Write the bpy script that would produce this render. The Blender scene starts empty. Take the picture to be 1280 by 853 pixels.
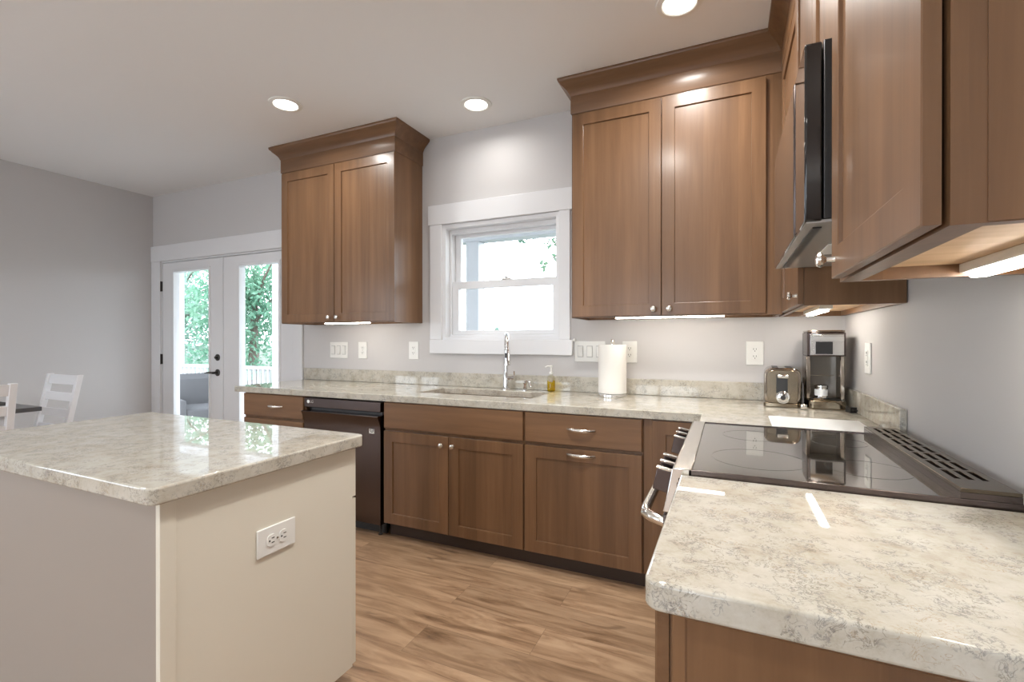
import bpy, bmesh, math, random
from mathutils import Vector, Matrix
random.seed(7)
S = bpy.context.scene
COL = S.collection
PI = math.pi

# ------------------------------------------------------------------ camera, world, exposure
cd = bpy.data.cameras.new('camera'); cam = bpy.data.objects.new('camera', cd); COL.objects.link(cam)
cam.location = (-0.543, -2.906, 1.24)
cam.rotation_euler = (PI/2 - 0.0021, 0, 0.4264)
cd.sensor_width = 36; cd.lens = 594.35/1280*36; cd.clip_start = 0.03; cd.clip_end = 400
S.camera = cam
S.view_settings.view_transform = 'Standard'; S.view_settings.look = 'None'
S.view_settings.gamma = 1; S.view_settings.use_curve_mapping = False
S.view_settings.exposure = 0.12
W = bpy.data.worlds.new('world'); S.world = W; W.use_nodes = True
bg = W.node_tree.nodes['Background']; bg.inputs[0].default_value = (0.82, 0.91, 1.0, 1); bg.inputs[1].default_value = 8.0
S.cycles.use_denoising = True
S.cycles.max_bounces = 10; S.cycles.diffuse_bounces = 5; S.cycles.glossy_bounces = 5
S.cycles.transparent_max_bounces = 24; S.cycles.sample_clamp_indirect = 6
CAN_POWER = 12.0
BAR_STRENGTH = 30.0
CAN_COL = (1.0, 0.975, 0.935)
BAR_COL = (1.0, 0.94, 0.85)

F = 0.06            # floor level
CE = 2.70           # ceiling level
XL = -5.888         # left wall
YB = -7.0           # wall behind the camera
H = 0.914; HB = 0.874   # worktop top and underside

def portal(name, loc, rot, sx, sy):
    l = bpy.data.lights.new(name, 'AREA'); l.shape = 'RECTANGLE'; l.size = sx; l.size_y = sy
    l.cycles.is_portal = True
    o = bpy.data.objects.new(name, l); COL.objects.link(o); o.location = loc; o.rotation_euler = rot
portal('door_daylight', (-4.8, 0.17, 1.05), (-PI/2, 0, 0), 1.9, 2.0)
portal('window_daylight', (-1.97, 0.17, 1.65), (-PI/2, 0, 0), 0.95, 0.9)
portal('added_rear_window_daylight', (-4.3, YB-0.16, 1.45), (PI/2, 0, 0), 2.0, 1.7)  # portals from here on belong to the added, unseen windows
portal('added_rear_window_daylight', (-1.8, YB-0.16, 1.45), (PI/2, 0, 0), 1.8, 1.7)
portal('added_side_window_daylight', (XL-0.16, -4.7, 1.45), (0, PI/2, 0), 1.7, 1.8)

# ------------------------------------------------------------------ materials
def mat(name, col=(.8, .8, .8), rough=.5, metal=0, coat=0, coat_rough=.1, emit=None, estr=0, spec=.5):
    m = bpy.data.materials.new(name); m.use_nodes = True
    b = m.node_tree.nodes['Principled BSDF']
    b.inputs['Base Color'].default_value = (*col, 1); b.inputs['Roughness'].default_value = rough
    b.inputs['Metallic'].default_value = metal; b.inputs['Coat Weight'].default_value = coat
    b.inputs['Coat Roughness'].default_value = coat_rough; b.inputs['Specular IOR Level'].default_value = spec
    if emit: b.inputs['Emission Color'].default_value = (*emit, 1); b.inputs['Emission Strength'].default_value = estr
    return m
class NT:
    def __init__(s, m): s.m = m; s.t = m.node_tree; s.b = s.t.nodes['Principled BSDF']
    def n(s, typ, **kw):
        x = s.t.nodes.new(typ)
        for k, v in kw.items():
            if k.startswith('i_'): x.inputs[k[2:].replace('_', ' ')].default_value = v
            else: setattr(x, k, v)
        return x
    def l(s, a, b): s.t.links.new(a, b)
    def coords(s, scale=(1, 1, 1), rnd=True):
        tc = s.n('ShaderNodeTexCoord'); mp = s.n('ShaderNodeMapping'); mp.inputs['Scale'].default_value = scale
        if rnd:
            oi = s.n('ShaderNodeObjectInfo'); ml = s.n('ShaderNodeMath', operation='MULTIPLY'); ml.inputs[1].default_value = 37.0
            s.l(oi.outputs['Random'], ml.inputs[0]); s.l(ml.outputs[0], mp.inputs['Location'])
        s.l(tc.outputs['Object'], mp.inputs['Vector']); return mp.outputs[0]
    def noise(s, vec, scale, detail=4, rough=.55, dist=0):
        x = s.n('ShaderNodeTexNoise'); x.inputs['Scale'].default_value = scale; x.inputs['Detail'].default_value = detail
        x.inputs['Roughness'].default_value = rough; x.inputs['Distortion'].default_value = dist; s.l(vec, x.inputs['Vector']); return x.outputs['Fac']
    def ramp(s, f, stops):
        r = s.n('ShaderNodeValToRGB'); e = r.color_ramp.elements
        while len(e) < len(stops): e.new(.5)
        for q, (p, c) in zip(e, stops): q.position = p; q.color = (*c, 1) if len(c) == 3 else c
        s.l(f, r.inputs[0]); return r.outputs[0]
    def mix(s, f, a, b, mode='MIX'):
        x = s.n('ShaderNodeMix', data_type='RGBA', blend_type=mode)
        if isinstance(f, (int, float)): x.inputs[0].default_value = f
        else: s.l(f, x.inputs[0])
        for i, c in ((6, a), (7, b)):
            if isinstance(c, tuple): x.inputs[i].default_value = (*c, 1)
            else: s.l(c, x.inputs[i])
        return x.outputs[2]
    def bump(s, h, strength=.1, dist=.001):
        x = s.n('ShaderNodeBump'); x.inputs['Strength'].default_value = strength; x.inputs['Distance'].default_value = dist
        s.l(h, x.inputs['Height']); s.l(x.outputs[0], s.b.inputs['Normal'])
    def col(s, c): s.l(c, s.b.inputs['Base Color'])

def wood(name, axis, dark, mid, light, rough=.38, coat=.32):
    m = mat(name, mid, rough, coat=coat, coat_rough=.2, spec=.3); t = NT(m)
    sc = [16, 16, 16]; sc['xyz'.index(axis)] = .9
    v = t.coords(tuple(sc)); g = t.noise(v, 1.6, 6, .62, .35)
    sc2 = [5, 5, 5]; sc2['xyz'.index(axis)] = .5
    v2 = t.coords(tuple(sc2)); g2 = t.noise(v2, 1.3, 3, .5)
    c1 = t.ramp(g, [(.25, dark), (.5, mid), (.78, light)])
    c2 = t.ramp(g2, [(.3, (.80, .79, .78)), (.7, (1.12, 1.11, 1.10))])
    # glued-up staves of slightly different tone across the grain
    tc = t.n('ShaderNodeTexCoord'); dt = t.n('ShaderNodeVectorMath', operation='DOT_PRODUCT')
    dt.inputs[1].default_value = (12.5, 12.5, 0) if axis == 'z' else (0, 0, 9)
    t.l(tc.outputs['Object'], dt.inputs[0]); fl = t.n('ShaderNodeMath', operation='FLOOR'); t.l(dt.outputs['Value'], fl.inputs[0])
    wn = t.n('ShaderNodeTexWhiteNoise', noise_dimensions='1D'); t.l(fl.outputs[0], wn.inputs['W'])
    c3 = t.ramp(wn.outputs['Value'], [(0, (.89, .88, .87)), (1, (1.10, 1.10, 1.10))])
    t.col(t.mix(1.0, t.mix(1.0, c1, c2, 'MULTIPLY'), c3, 'MULTIPLY'))
    sc3 = [140, 140, 140]; sc3['xyz'.index(axis)] = 3
    t.bump(t.noise(t.coords(tuple(sc3)), 1, 3), .06, .0006)
    return m
WD = ((.140, .072, .034), (.176, .092, .044), (.215, .117, .058))
M = {}
for a in 'xyz': M['wood_'+a] = wood('stained_maple_'+a, a, *WD)
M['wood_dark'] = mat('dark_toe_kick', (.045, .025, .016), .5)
M['maple'] = wood('natural_maple_underside', 'x', (.52, .34, .19), (.62, .43, .26), (.70, .50, .32), .5, 0)

def quartz():
    m = mat('quartz', (.7, .66, .58), .6, coat=1.0, coat_rough=.012, spec=.1); t = NT(m)
    v = t.coords((1, 1, 1), False)
    base = t.ramp(t.noise(v, 16, 8, .72), [(.3, (.39, .345, .27)), (.45, (.50, .468, .395)), (.6, (.555, .53, .465))])
    def vein(scale, mscale, width, lo, hi, dist, col, prev, amt):
        n = t.noise(v, scale, 5, .6, dist)
        s = t.n('ShaderNodeMath', operation='SUBTRACT'); s.inputs[1].default_value = .5; t.l(n, s.inputs[0])
        a = t.n('ShaderNodeMath', operation='ABSOLUTE'); t.l(s.outputs[0], a.inputs[0])
        r = t.ramp(a.outputs[0], [(0, (1, 1, 1)), (width, (0, 0, 0))])
        k = t.ramp(t.noise(v, mscale, 3), [(lo, (0, 0, 0)), (hi, (1, 1, 1))])
        f = t.mix(1, r, k, 'MULTIPLY'); f2 = t.mix(1, f, (amt, amt, amt), 'MULTIPLY')
        return t.mix(f2, prev, col)
    c = vein(60, 19, .030, .51, .58, 1.0, (.13, .11, .09), base, .7)
    c = vein(95, 27, .045, .52, .59, .7, (.17, .165, .17), c, .7)
    c = vein(38, 18, .020, .55, .61, 1.4, (.36, .26, .16), c, .7)
    c = vein(13, 8, .006, .56, .62, 2.4, (.24, .21, .19), c, .6)
    t.col(c); return m
M['quartz'] = quartz()

def floor_mat():
    m = mat('vinyl_planks', (.4, .28, .18), .38); t = NT(m)
    v = t.coords((1, 1, 1), False)
    br = t.n('ShaderNodeTexBrick', offset=.37, squash=1.0); t.l(v, br.inputs['Vector'])
    br.inputs['Scale'].default_value = 1; br.inputs['Brick Width'].default_value = 1.22; br.inputs['Row Height'].default_value = .18
    br.inputs['Mortar Size'].default_value = .0008; br.inputs['Mortar Smooth'].default_value = .2
    br.inputs['Color1'].default_value = (0, 0, 0, 1); br.inputs['Color2'].default_value = (1, 1, 1, 1); br.inputs['Mortar'].default_value = (.5, .5, .5, 1)
    # shift the grain per plank
    cx = t.n('ShaderNodeCombineXYZ'); ml = t.n('ShaderNodeMath', operation='MULTIPLY'); ml.inputs[1].default_value = 23
    t.l(br.outputs['Color'], ml.inputs[0]); t.l(ml.outputs[0], cx.inputs[0]); t.l(ml.outputs[0], cx.inputs[1])
    ad = t.n('ShaderNodeVectorMath', operation='ADD'); t.l(v, ad.inputs[0]); t.l(cx.outputs[0], ad.inputs[1])
    mp = t.n('ShaderNodeMapping'); mp.inputs['Scale'].default_value = (1.5, 11, 1); t.l(ad.outputs[0], mp.inputs['Vector'])
    g = t.noise(mp.outputs[0], 1.7, 7, .62, .9)
    c = t.ramp(g, [(.28, (.14, .078, .041)), (.42, (.30, .185, .107)), (.57, (.43, .285, .175)), (.75, (.52, .365, .235))])
    tone = t.ramp(br.outputs['Color'], [(0, (.80, .78, .76)), (1, (1.14, 1.13, 1.12))])
    c = t.mix(1, c, tone, 'MULTIPLY')
    mp2 = t.n('ShaderNodeMapping'); mp2.inputs['Scale'].default_value = (4, 13, 1); t.l(ad.outputs[0], mp2.inputs['Vector'])
    kn = t.ramp(t.noise(mp2.outputs[0], .9, 2, .5, .6), [(.66, (0, 0, 0)), (.76, (1, 1, 1))])
    kn2 = t.mix(1, kn, (.55, .55, .55), 'MULTIPLY')
    c = t.mix(kn2, c, (.10, .055, .03))
    c = t.mix(br.outputs['Fac'], c, (.20, .125, .075))
    t.col(c); return m
M['floor'] = floor_mat()

def paint(name, col, rough=.6):
    m = mat(name, col, rough); t = NT(m); t.bump(t.noise(t.coords((1, 1, 1), False), 260, 3), .05, .0006); return m
M['wall'] = paint('greige_wall_paint', (.565, .55, .545))
M['ceiling'] = paint('ceiling_paint', (.84, .845, .85), .8)
M['trim'] = paint('white_trim_paint', (.74, .745, .76), .35)
M['cream'] = paint('cream_cabinet_paint', (.74, .70, .60), .45)
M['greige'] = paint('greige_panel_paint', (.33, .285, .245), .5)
M['white'] = mat('white_plastic', (.82, .82, .79), .35)
M['plate_shade'] = mat('shaded_white_plastic', (.50, .50, .49), .4)  # white plastic with the shade around the rockers put into its colour
M['slot'] = mat('outlet_slot', (.03, .03, .03), .6)
M['nickel'] = mat('satin_nickel', (.72, .69, .64), .25, 1)
M['chrome'] = mat('polished_chrome', (.80, .80, .80), .08, 1)
M['silver'] = mat('pale_reflection_steel', (.50, .49, .47), .22, .3)  # steel underside whose bright reflection is put into a paler colour
M['darkchrome'] = mat('brown_dark_chrome', (.34, .29, .24), .10, 1)  # smoky on the coffee maker; on the toaster, reflected wood brown put in
M['smokegrey'] = mat('smoke_grey_plastic', (.16, .135, .105), .15, coat=.4)
M['steel'] = mat('brushed_steel', (.60, .585, .56), .26, 1)
M['bright_steel'] = mat('bright_steel', (.78, .76, .72), .14, 1)
def brushed():
    m = mat('black_stainless', (.13, .105, .10), .24, 1); t = NT(m)
    t.bump(t.noise(t.coords((400, 400, 3)), 1, 2), .04, .0004); return m
M['blackss'] = brushed()
M['blackgloss'] = mat('black_gloss', (.012, .011, .011), .06, coat=.4, coat_rough=.03)
M['blackplastic'] = mat('black_plastic', (.02, .018, .017), .4)
M['ceramic'] = mat('black_ceramic_glass', (.030, .024, .018), .05, coat=1, coat_rough=.02, spec=.8)
M['ring'] = mat('burner_print', (.055, .048, .040), .05, coat=1, coat_rough=.02, spec=.8)
M['paper'] = mat('white_paper', (.82, .80, .76), .7)
M['sheet'] = mat('white_board', (.86, .87, .86), .3)
M['darkmetal'] = mat('dark_bronze', (.09, .085, .08), .3, 1)
M['bronze'] = mat('bronze_steel', (.24, .195, .14), .2, 1)
M['ventbronze'] = mat('dark_vent_trim', (.15, .12, .088), .24, 1)
M['mat_dark'] = mat('dark_cloth', (.05, .045, .045), .8)
M['tabletop'] = mat('grey_tabletop', (.10, .10, .105), .3)
M['chairwhite'] = mat('white_chair_paint', (.78, .78, .80), .4)
M['lens'] = mat('lamp_lens', (1, 1, 1), .4, emit=(1, .95, .86), estr=9)
M['bar'] = mat('light_bar', (1, 1, 1), .4, emit=BAR_COL, estr=BAR_STRENGTH)
M['deck'] = mat('deck_boards', (.50, .49, .47), .7)
M['porchwhite'] = mat('greyed_white_porch_paint', (.44, .45, .465), .4)  # white paint greyed in its colour so porch shade shows against bright sky
M['porchceil'] = mat('porch_ceiling_paint', (.42, .43, .44), .6)
M['patio'] = mat('patio_fabric', (.10, .10, .105), .9)
M['patiodark'] = mat('patio_frame', (.03, .03, .032), .6)
M['ground'] = mat('grass_ground', (.04, .055, .035), .9)
M['bark'] = mat('bark', (.14, .11, .09), .9)
M['hill'] = mat('far_field', (.36, .40, .40), .95)
M['roofgrey'] = mat('far_roof', (.55, .56, .58), .8)
M['yellow'] = None

def leaf_mat(name, a, b):
    m = mat(name, a, .6); t = NT(m)
    n = t.noise(t.coords((1, 1, 1), False), 1.6, 4)
    c = t.ramp(n, [(.35, a), (.65, b)]); t.col(c)
    tr = t.n('ShaderNodeBsdfTranslucent'); t.l(c, tr.inputs[0])
    ms = t.n('ShaderNodeMixShader'); ms.inputs[0].default_value = .45
    out = t.t.nodes['Material Output']; t.l(t.b.outputs[0], ms.inputs[1]); t.l(tr.outputs[0], ms.inputs[2]); t.l(ms.outputs[0], out.inputs[0])
    return m
M['leaf'] = leaf_mat('green_leaves', (.09, .23, .15), (.22, .38, .27))
M['leaf_pale'] = leaf_mat('pale_leaves', (.17, .30, .24), (.36, .47, .40))
M['leaf_dark'] = leaf_mat('dark_leaves', (.06, .12, .08), (.13, .22, .13))

def glass_mat(name, tint=(1, 1, 1), refl=1.0):
    m = bpy.data.materials.new(name); m.use_nodes = True; nt = m.node_tree; nt.nodes.clear()
    o = nt.nodes.new('ShaderNodeOutputMaterial'); tr = nt.nodes.new('ShaderNodeBsdfTransparent'); gl = nt.nodes.new('ShaderNodeBsdfGlossy')
    fr = nt.nodes.new('ShaderNodeLayerWeight'); pw = nt.nodes.new('ShaderNodeMath'); sc = nt.nodes.new('ShaderNodeMath'); mx = nt.nodes.new('ShaderNodeMixShader')
    tr.inputs[0].default_value = (*tint, 1); gl.inputs['Roughness'].default_value = .01; fr.inputs[0].default_value = .5
    pw.operation = 'POWER'; pw.inputs[1].default_value = 5; sc.operation = 'MULTIPLY_ADD'; sc.inputs[1].default_value = .6; sc.inputs[2].default_value = .02
    nt.links.new(fr.outputs['Facing'], pw.inputs[0]); nt.links.new(pw.outputs[0], sc.inputs[0]); nt.links.new(sc.outputs[0], mx.inputs[0]); nt.links.new(tr.outputs[0], mx.inputs[1]); nt.links.new(gl.outputs[0], mx.inputs[2]); nt.links.new(mx.outputs[0], o.inputs[0])
    return m
M['glass'] = glass_mat('clear_glass')
M['smoke'] = glass_mat('smoked_plastic', (.42, .36, .29))
M['yellow'] = glass_mat('yellow_soap', (.95, .80, .18))
M['clearplastic'] = glass_mat('clear_plastic', (.94, .93, .86))

# ------------------------------------------------------------------ mesh helpers
def box(bm, x0, x1, y0, y1, z0, z1):
    v = [bm.verts.new(p) for p in ((x0,y0,z0),(x1,y0,z0),(x1,y1,z0),(x0,y1,z0),(x0,y0,z1),(x1,y0,z1),(x1,y1,z1),(x0,y1,z1))]
    for f in ((0,3,2,1),(4,5,6,7),(0,1,5,4),(1,2,6,5),(2,3,7,6),(3,0,4,7)): bm.faces.new([v[i] for i in f])
    return bm
def nb(*b):
    bm = bmesh.new()
    for q in b: box(bm, *q)
    return bm
def tube(bm, pts, r, seg=12, flat=None):
    pts = [Vector(p) for p in pts]; rings = []; up = None
    for i, p in enumerate(pts):
        d = (pts[min(i+1, len(pts)-1)] - pts[max(i-1, 0)]).normalized()
        if up is None: up = d.orthogonal().normalized()
        a = (up - d*up.dot(d)).normalized(); b = d.cross(a); up = a
        rr = r[i] if isinstance(r, (list, tuple)) else r
        rings.append([bm.verts.new(p + (a*math.cos(2*PI*k/seg) + b*math.sin(2*PI*k/seg))*rr) for k in range(seg)])
    for s, e in zip(rings, rings[1:]):
        for k in range(seg): bm.faces.new((s[k], s[(k+1)%seg], e[(k+1)%seg], e[k]))
    bm.faces.new(rings[0][::-1]); bm.faces.new(rings[-1]); return bm
def lathe(bm, prof, mtx=None, seg=24, cap=True):
    mtx = mtx or Matrix(); rings = []
    for r, z in prof: rings.append([bm.verts.new(mtx @ Vector((r*math.cos(2*PI*k/seg), r*math.sin(2*PI*k/seg), z))) for k in range(seg)])
    for s, e in zip(rings, rings[1:]):
        for k in range(seg): bm.faces.new((s[k], s[(k+1)%seg], e[(k+1)%seg], e[k]))
    if cap: bm.faces.new(rings[0][::-1]); bm.faces.new(rings[-1])
    return bm
def prism(bm, poly, h0, h1, fn):
    """poly: 2-D outline; fn(a, b, h) -> 3-D point; extruded from h0 to h1"""
    A = [bm.verts.new(fn(a, b, h0)) for a, b in poly]; B = [bm.verts.new(fn(a, b, h1)) for a, b in poly]
    n = len(poly); bm.faces.new(A[::-1]); bm.faces.new(B)
    for i in range(n): bm.faces.new((A[i], A[(i+1)%n], B[(i+1)%n], B[i]))
    return bm
def rrect(x0, x1, y0, y1, r, n=6):
    o = []
    for cx, cy, a in ((x1-r, y1-r, 0), (x0+r, y1-r, 90), (x0+r, y0+r, 180), (x1-r, y0+r, 270)):
        for k in range(n+1):
            t = math.radians(a + 90*k/n); o.append((cx+r*math.cos(t), cy+r*math.sin(t)))
    return o
def slab(us, vs, keep, h0, h1, fn):
    """a flat slab with holes: rectilinear grid cells kept where keep(u, v) is true, one welded mesh"""
    bm = bmesh.new(); V = {}
    def vt(i, j, h):
        k = (i, j, h)
        if k not in V: V[k] = bm.verts.new(fn(us[i], vs[j], h))
        return V[k]
    nu, nv = len(us)-1, len(vs)-1
    K = [[keep((us[i]+us[i+1])/2, (vs[j]+vs[j+1])/2) for j in range(nv)] for i in range(nu)]
    g = lambda i, j: 0 <= i < nu and 0 <= j < nv and K[i][j]
    for i in range(nu):
        for j in range(nv):
            if not K[i][j]: continue
            bm.faces.new((vt(i,j,h1), vt(i+1,j,h1), vt(i+1,j+1,h1), vt(i,j+1,h1)))
            bm.faces.new((vt(i,j,h0), vt(i,j+1,h0), vt(i+1,j+1,h0), vt(i+1,j,h0)))
            for (di, dj, p, q) in ((0,-1,(i,j),(i+1,j)), (1,0,(i+1,j),(i+1,j+1)), (0,1,(i+1,j+1),(i,j+1)), (-1,0,(i,j+1),(i,j))):
                if not g(i+di, j+dj): bm.faces.new((vt(*p,h0), vt(*q,h0), vt(*q,h1), vt(*p,h1)))
    bmesh.ops.recalc_face_normals(bm, faces=bm.faces); return bm
ORG = {}
def obj(name, bm, m, parent=None, bevel=0, smooth=True, segs=2, ang=35):
    off = ORG.get(parent.name, Vector()) if parent else Vector()
    bmesh.ops.recalc_face_normals(bm, faces=bm.faces)
    for v in bm.verts: v.co -= off
    me = bpy.data.meshes.new(name); bm.to_mesh(me); bm.free()
    me.materials.append(M[m] if isinstance(m, str) else m)
    o = bpy.data.objects.new(name, me); COL.objects.link(o)
    if parent: o.parent = parent; ORG[o.name] = off
    if smooth:
        for p in me.polygons: p.use_smooth = True
        me.set_sharp_from_angle(angle=math.radians(ang))
    if bevel:
        md = o.modifiers.new('bevel', 'BEVEL'); md.width = bevel; md.segments = segs; md.limit_method = 'ANGLE'; md.angle_limit = math.radians(40); md.harden_normals = False
    return o
def tag(o, label, cat, group=None):
    o['label'] = label; o['category'] = cat
    if group: o['group'] = group
    return o
def thing(name, loc, label, cat, group=None):
    o = bpy.data.objects.new(name, None); COL.objects.link(o); o.location = loc; o.empty_display_size = .05
    ORG[o.name] = Vector(loc); return tag(o, label, cat, group)
def struct(name, bm, m, parent=None, bevel=0, **k):
    o = obj(name, bm, m, parent, bevel, **k)
    if not parent: o['kind'] = 'structure'
    return o
def sroot(name, loc):
    o = bpy.data.objects.new(name, None); COL.objects.link(o); o.location = loc; ORG[o.name] = Vector(loc); o['kind'] = 'structure'; return o
def copy_tree(o, parent=None):
    c = o.copy(); COL.objects.link(c)
    if parent: c.parent = parent
    for ch in list(o.children): copy_tree(ch, c)
    return c
def frame(o, u, v):
    """local (u, v, w) -> world, w = u x v"""
    u = Vector(u).normalized(); v = Vector(v).normalized(); w = u.cross(v); m = Matrix.Identity(4)
    for i in range(3): m[i][0] = u[i]; m[i][1] = v[i]; m[i][2] = w[i]; m[i][3] = o[i]
    return m
def xf(bm, mtx): bm.transform(mtx); return bm
def text_mesh(name, body, size, mtx, m, parent, ext=.0004):
    cu = bpy.data.curves.new(name, 'FONT'); cu.body = body; cu.size = size; cu.extrude = ext; cu.align_x = 'CENTER'; cu.align_y = 'CENTER'
    to = bpy.data.objects.new(name, cu); COL.objects.link(to)
    dg = bpy.context.evaluated_depsgraph_get(); me = bpy.data.meshes.new_from_object(to.evaluated_get(dg))
    bpy.data.objects.remove(to); bpy.data.curves.remove(cu)
    bm = bmesh.new(); bm.from_mesh(me); bpy.data.meshes.remove(me); bm.transform(mtx)
    return obj(name, bm, m, parent, smooth=False)

# ------------------------------------------------------------------ the room
def XZ(y0, y1): return lambda a, b, h: (a, h, b)
def YZ(a, b, h): return (h, a, b)
def XY(a, b, h): return (a, b, h)
struct('floor', nb((XL-.15, .15, YB-.15, .15, F-.1, F)), 'floor')
struct('ceiling', nb((XL-.15, .15, YB-.15, .15, CE, CE+.1)), 'ceiling')
DX0, DX1, DZ = -5.765, -3.862, 2.035
WX0, WX1, WZ0, WZ1 = -2.413, -1.522, 1.241, 2.065
def keep_back(x, z): return not (DX0 < x < DX1 and z < DZ) and not (WX0 < x < WX1 and WZ0 < z < WZ1)
struct('wall_back', slab([XL, DX0, DX1, WX0, WX1, .0], [F, WZ0, DZ, WZ1, CE], keep_back, 0, .15, lambda a, b, h: (a, h, b)), 'wall')
RW = [(-5.2, -3.6), (-2.6, -1.0)]  # rear window openings, unseen and added to bring in daylight
LW = (-5.5, -3.9)  # side window opening, unseen and added to light the room
struct('wall_left', slab([YB, LW[0], LW[1], .15], [F, .65, 2.25, CE], lambda y, z: not (LW[0] < y < LW[1] and .65 < z < 2.25), XL-.12, XL, YZ), 'wall')
struct('wall_right', nb((0, .12, YB, .15, F, CE)), 'wall')
def keep_front(x, z): return not any(a < x < b and .65 < z < 2.25 for a, b in RW)
struct('wall_front', slab([XL, -5.2, -3.6, -2.6, -1.0, 0], [F, .65, 2.25, CE], keep_front, YB-.12, YB, lambda a, b, h: (a, h, b)), 'wall')
struct('baseboard_left', nb((XL, XL+.016, YB, -.02, F, F+.13)), 'trim', bevel=.004)
struct('baseboard_right', nb((-.016, 0, YB, -2.3, F, F+.13)), 'trim', bevel=.004)

# window casing, stool and apron
struct('trim_1', nb((-2.524, -1.437, -.022, 0, 2.066, 2.208)), 'trim', bevel=.003)
struct('trim_2', nb((-2.508, WX0+.004, -.02, 0, 1.241, 2.066)), 'trim', bevel=.003)
struct('trim_3', nb((WX1-.004, -1.453, -.02, 0, 1.241, 2.066)), 'trim', bevel=.003)
struct('trim_4', nb((-2.508, -1.437, -.024, 0, 1.143, 1.241)), 'trim', bevel=.003)
struct('trim_5', slab([WX0+.0, WX0+.03, WX1-.03, WX1], [WZ0, WZ0+.02, WZ1-.03, WZ1], lambda x, z: not (WX0+.03 < x < WX1-.03 and WZ0+.02 < z < WZ1-.03), -.004, .146, lambda a, b, h: (a, h, b)), 'trim', bevel=.002)
w1 = sroot('window_1', (-1.97, .08, 1.25))
ix0, ix1, iz0, iz1 = WX0+.03, WX1-.03, WZ0+.02, WZ1-.03
def ring(x0, x1, z0, z1, sl, sr, sb, st, y0, y1):
    return slab([x0, x0+sl, x1-sr, x1], [z0, z0+sb, z1-st, z1], lambda x, z: not (x0+sl < x < x1-sr and z0+sb < z < z1-st), y0, y1, lambda a, b, h: (a, h, b))
struct('window_frame', ring(ix0, ix1, iz0, iz1, .018, .012, .018, .03, .05, .14), 'trim', w1, bevel=.002)
mid = 1.637
su = struct('upper_sash', ring(ix0+.018, ix1-.012, mid-.015, iz1-.03, .045, .012, .03, .022, .100, .135), 'trim', w1, bevel=.003)
sl_ = struct('lower_sash', ring(ix0+.018, ix1-.012, iz0+.018, mid+.022, .05, .034, .030, .052, .062, .097), 'trim', w1, bevel=.003)
struct('window_pane', nb((ix0+.06, ix1-.02, .115, .119, mid+.012, iz1-.05)), 'glass', su)
struct('window_pane', nb((ix0+.06, ix1-.04, .078, .082, iz0+.045, mid-.028)), 'glass', sl_)
struct('sash_lock', nb((-1.97, -1.90, .060, .095, mid+.022, mid+.034), (-1.945, -1.925, .050, .075, mid+.034, mid+.044)), 'nickel', sl_, bevel=.003)

# added rear windows (unseen, behind the camera) that let fill daylight in
for i, (a, b) in enumerate(RW):
    r_ = sroot('window_%d' % (i+2), ((a+b)/2, YB, .65))
    struct('window_frame', slab([a, a+.06, (a+b)/2-.03, (a+b)/2+.03, b-.06, b], [.65, .71, 2.19, 2.25], lambda x, z: not ((a+.06 < x < (a+b)/2-.03 or (a+b)/2+.03 < x < b-.06) and .71 < z < 2.19), YB-.10, YB-.02, lambda p, q, h: (p, h, q)), 'trim', r_)
    struct('window_pane', nb((a+.06, b-.06, YB-.062, YB-.058, .71, 2.19)), 'glass', r_)

r_ = sroot('window_4', (XL, (LW[0]+LW[1])/2, .65)); a, b = LW  # unseen side window, added for cool daylight from the left
struct('window_frame', slab([a, a+.06, (a+b)/2-.03, (a+b)/2+.03, b-.06, b], [.65, .71, 2.19, 2.25], lambda x, z: not ((a+.06 < x < (a+b)/2-.03 or (a+b)/2+.03 < x < b-.06) and .71 < z < 2.19), XL-.10, XL-.02, YZ), 'trim', r_)
struct('window_pane', nb((XL-.062, XL-.058, a+.06, b-.06, .71, 2.19)), 'glass', r_)

# french doors
struct('trim_6', nb((-5.886, -3.765, -.024, 0, DZ-.005, 2.186)), 'trim', bevel=.003)
struct('trim_7', nb((-5.886, DX0+.02, -.02, 0, F, DZ-.005)), 'trim', bevel=.003)
struct('trim_8', nb((DX1-.02, -3.779, -.02, 0, F, DZ-.005)), 'trim', bevel=.003)
struct('trim_9', slab([DX0, DX0+.03, DX1-.03, DX1], [F, DZ-.02, DZ], lambda x, z: not (DX0+.03 < x < DX1-.03 and z < DZ-.02), 0.001, .146, lambda a, b, h: (a, h, b)), 'trim')
def french(name, x0, x1, gx0, gx1, hinge_x):
    d = sroot(name, ((x0+x1)/2, .03, F))
    z0, z1, gz0, gz1 = F+.012, DZ-.025, .30, 1.915
    struct('door_slab', slab([x0, gx0, gx1, x1], [z0, gz0, gz1, z1], lambda x, z: not (gx0 < x < gx1 and gz0 < z < gz1), .004, .048, lambda a, b, h: (a, h, b)), 'trim', d, bevel=.002)
    struct('glazing_bead', ring(gx0-.022, gx1+.022, gz0-.022, gz1+.022, .024, .024, .024, .024, -.006, .058), 'trim', d, bevel=.004)
    struct('glass_pane', nb((gx0, gx1, .024, .029, gz0, gz1)), 'glass', d)
    for z in (1.78, 1.048, .30):
        bm = nb((hinge_x-.014, hinge_x+.014, -.004, .004, z-.05, z+.05)); tube(bm, [(hinge_x, -.008, z-.052), (hinge_x, -.008, z+.052)], .007, 8)
        struct('hinge', bm, 'darkmetal', d)
    return d
d1 = french('door_1', -5.732, -4.815, -5.548, -5.008, -5.748)
d2 = french('door_2', -4.809, -3.895, -4.580, -4.075, -3.880)
def disc_w(p, n, prof, seg=20):
    n = Vector(n).normalized(); q = n.to_track_quat('Z', 'Y').to_matrix().to_4x4(); q.translation = p
    return lathe(bmesh.new(), prof, q, seg)
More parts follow.
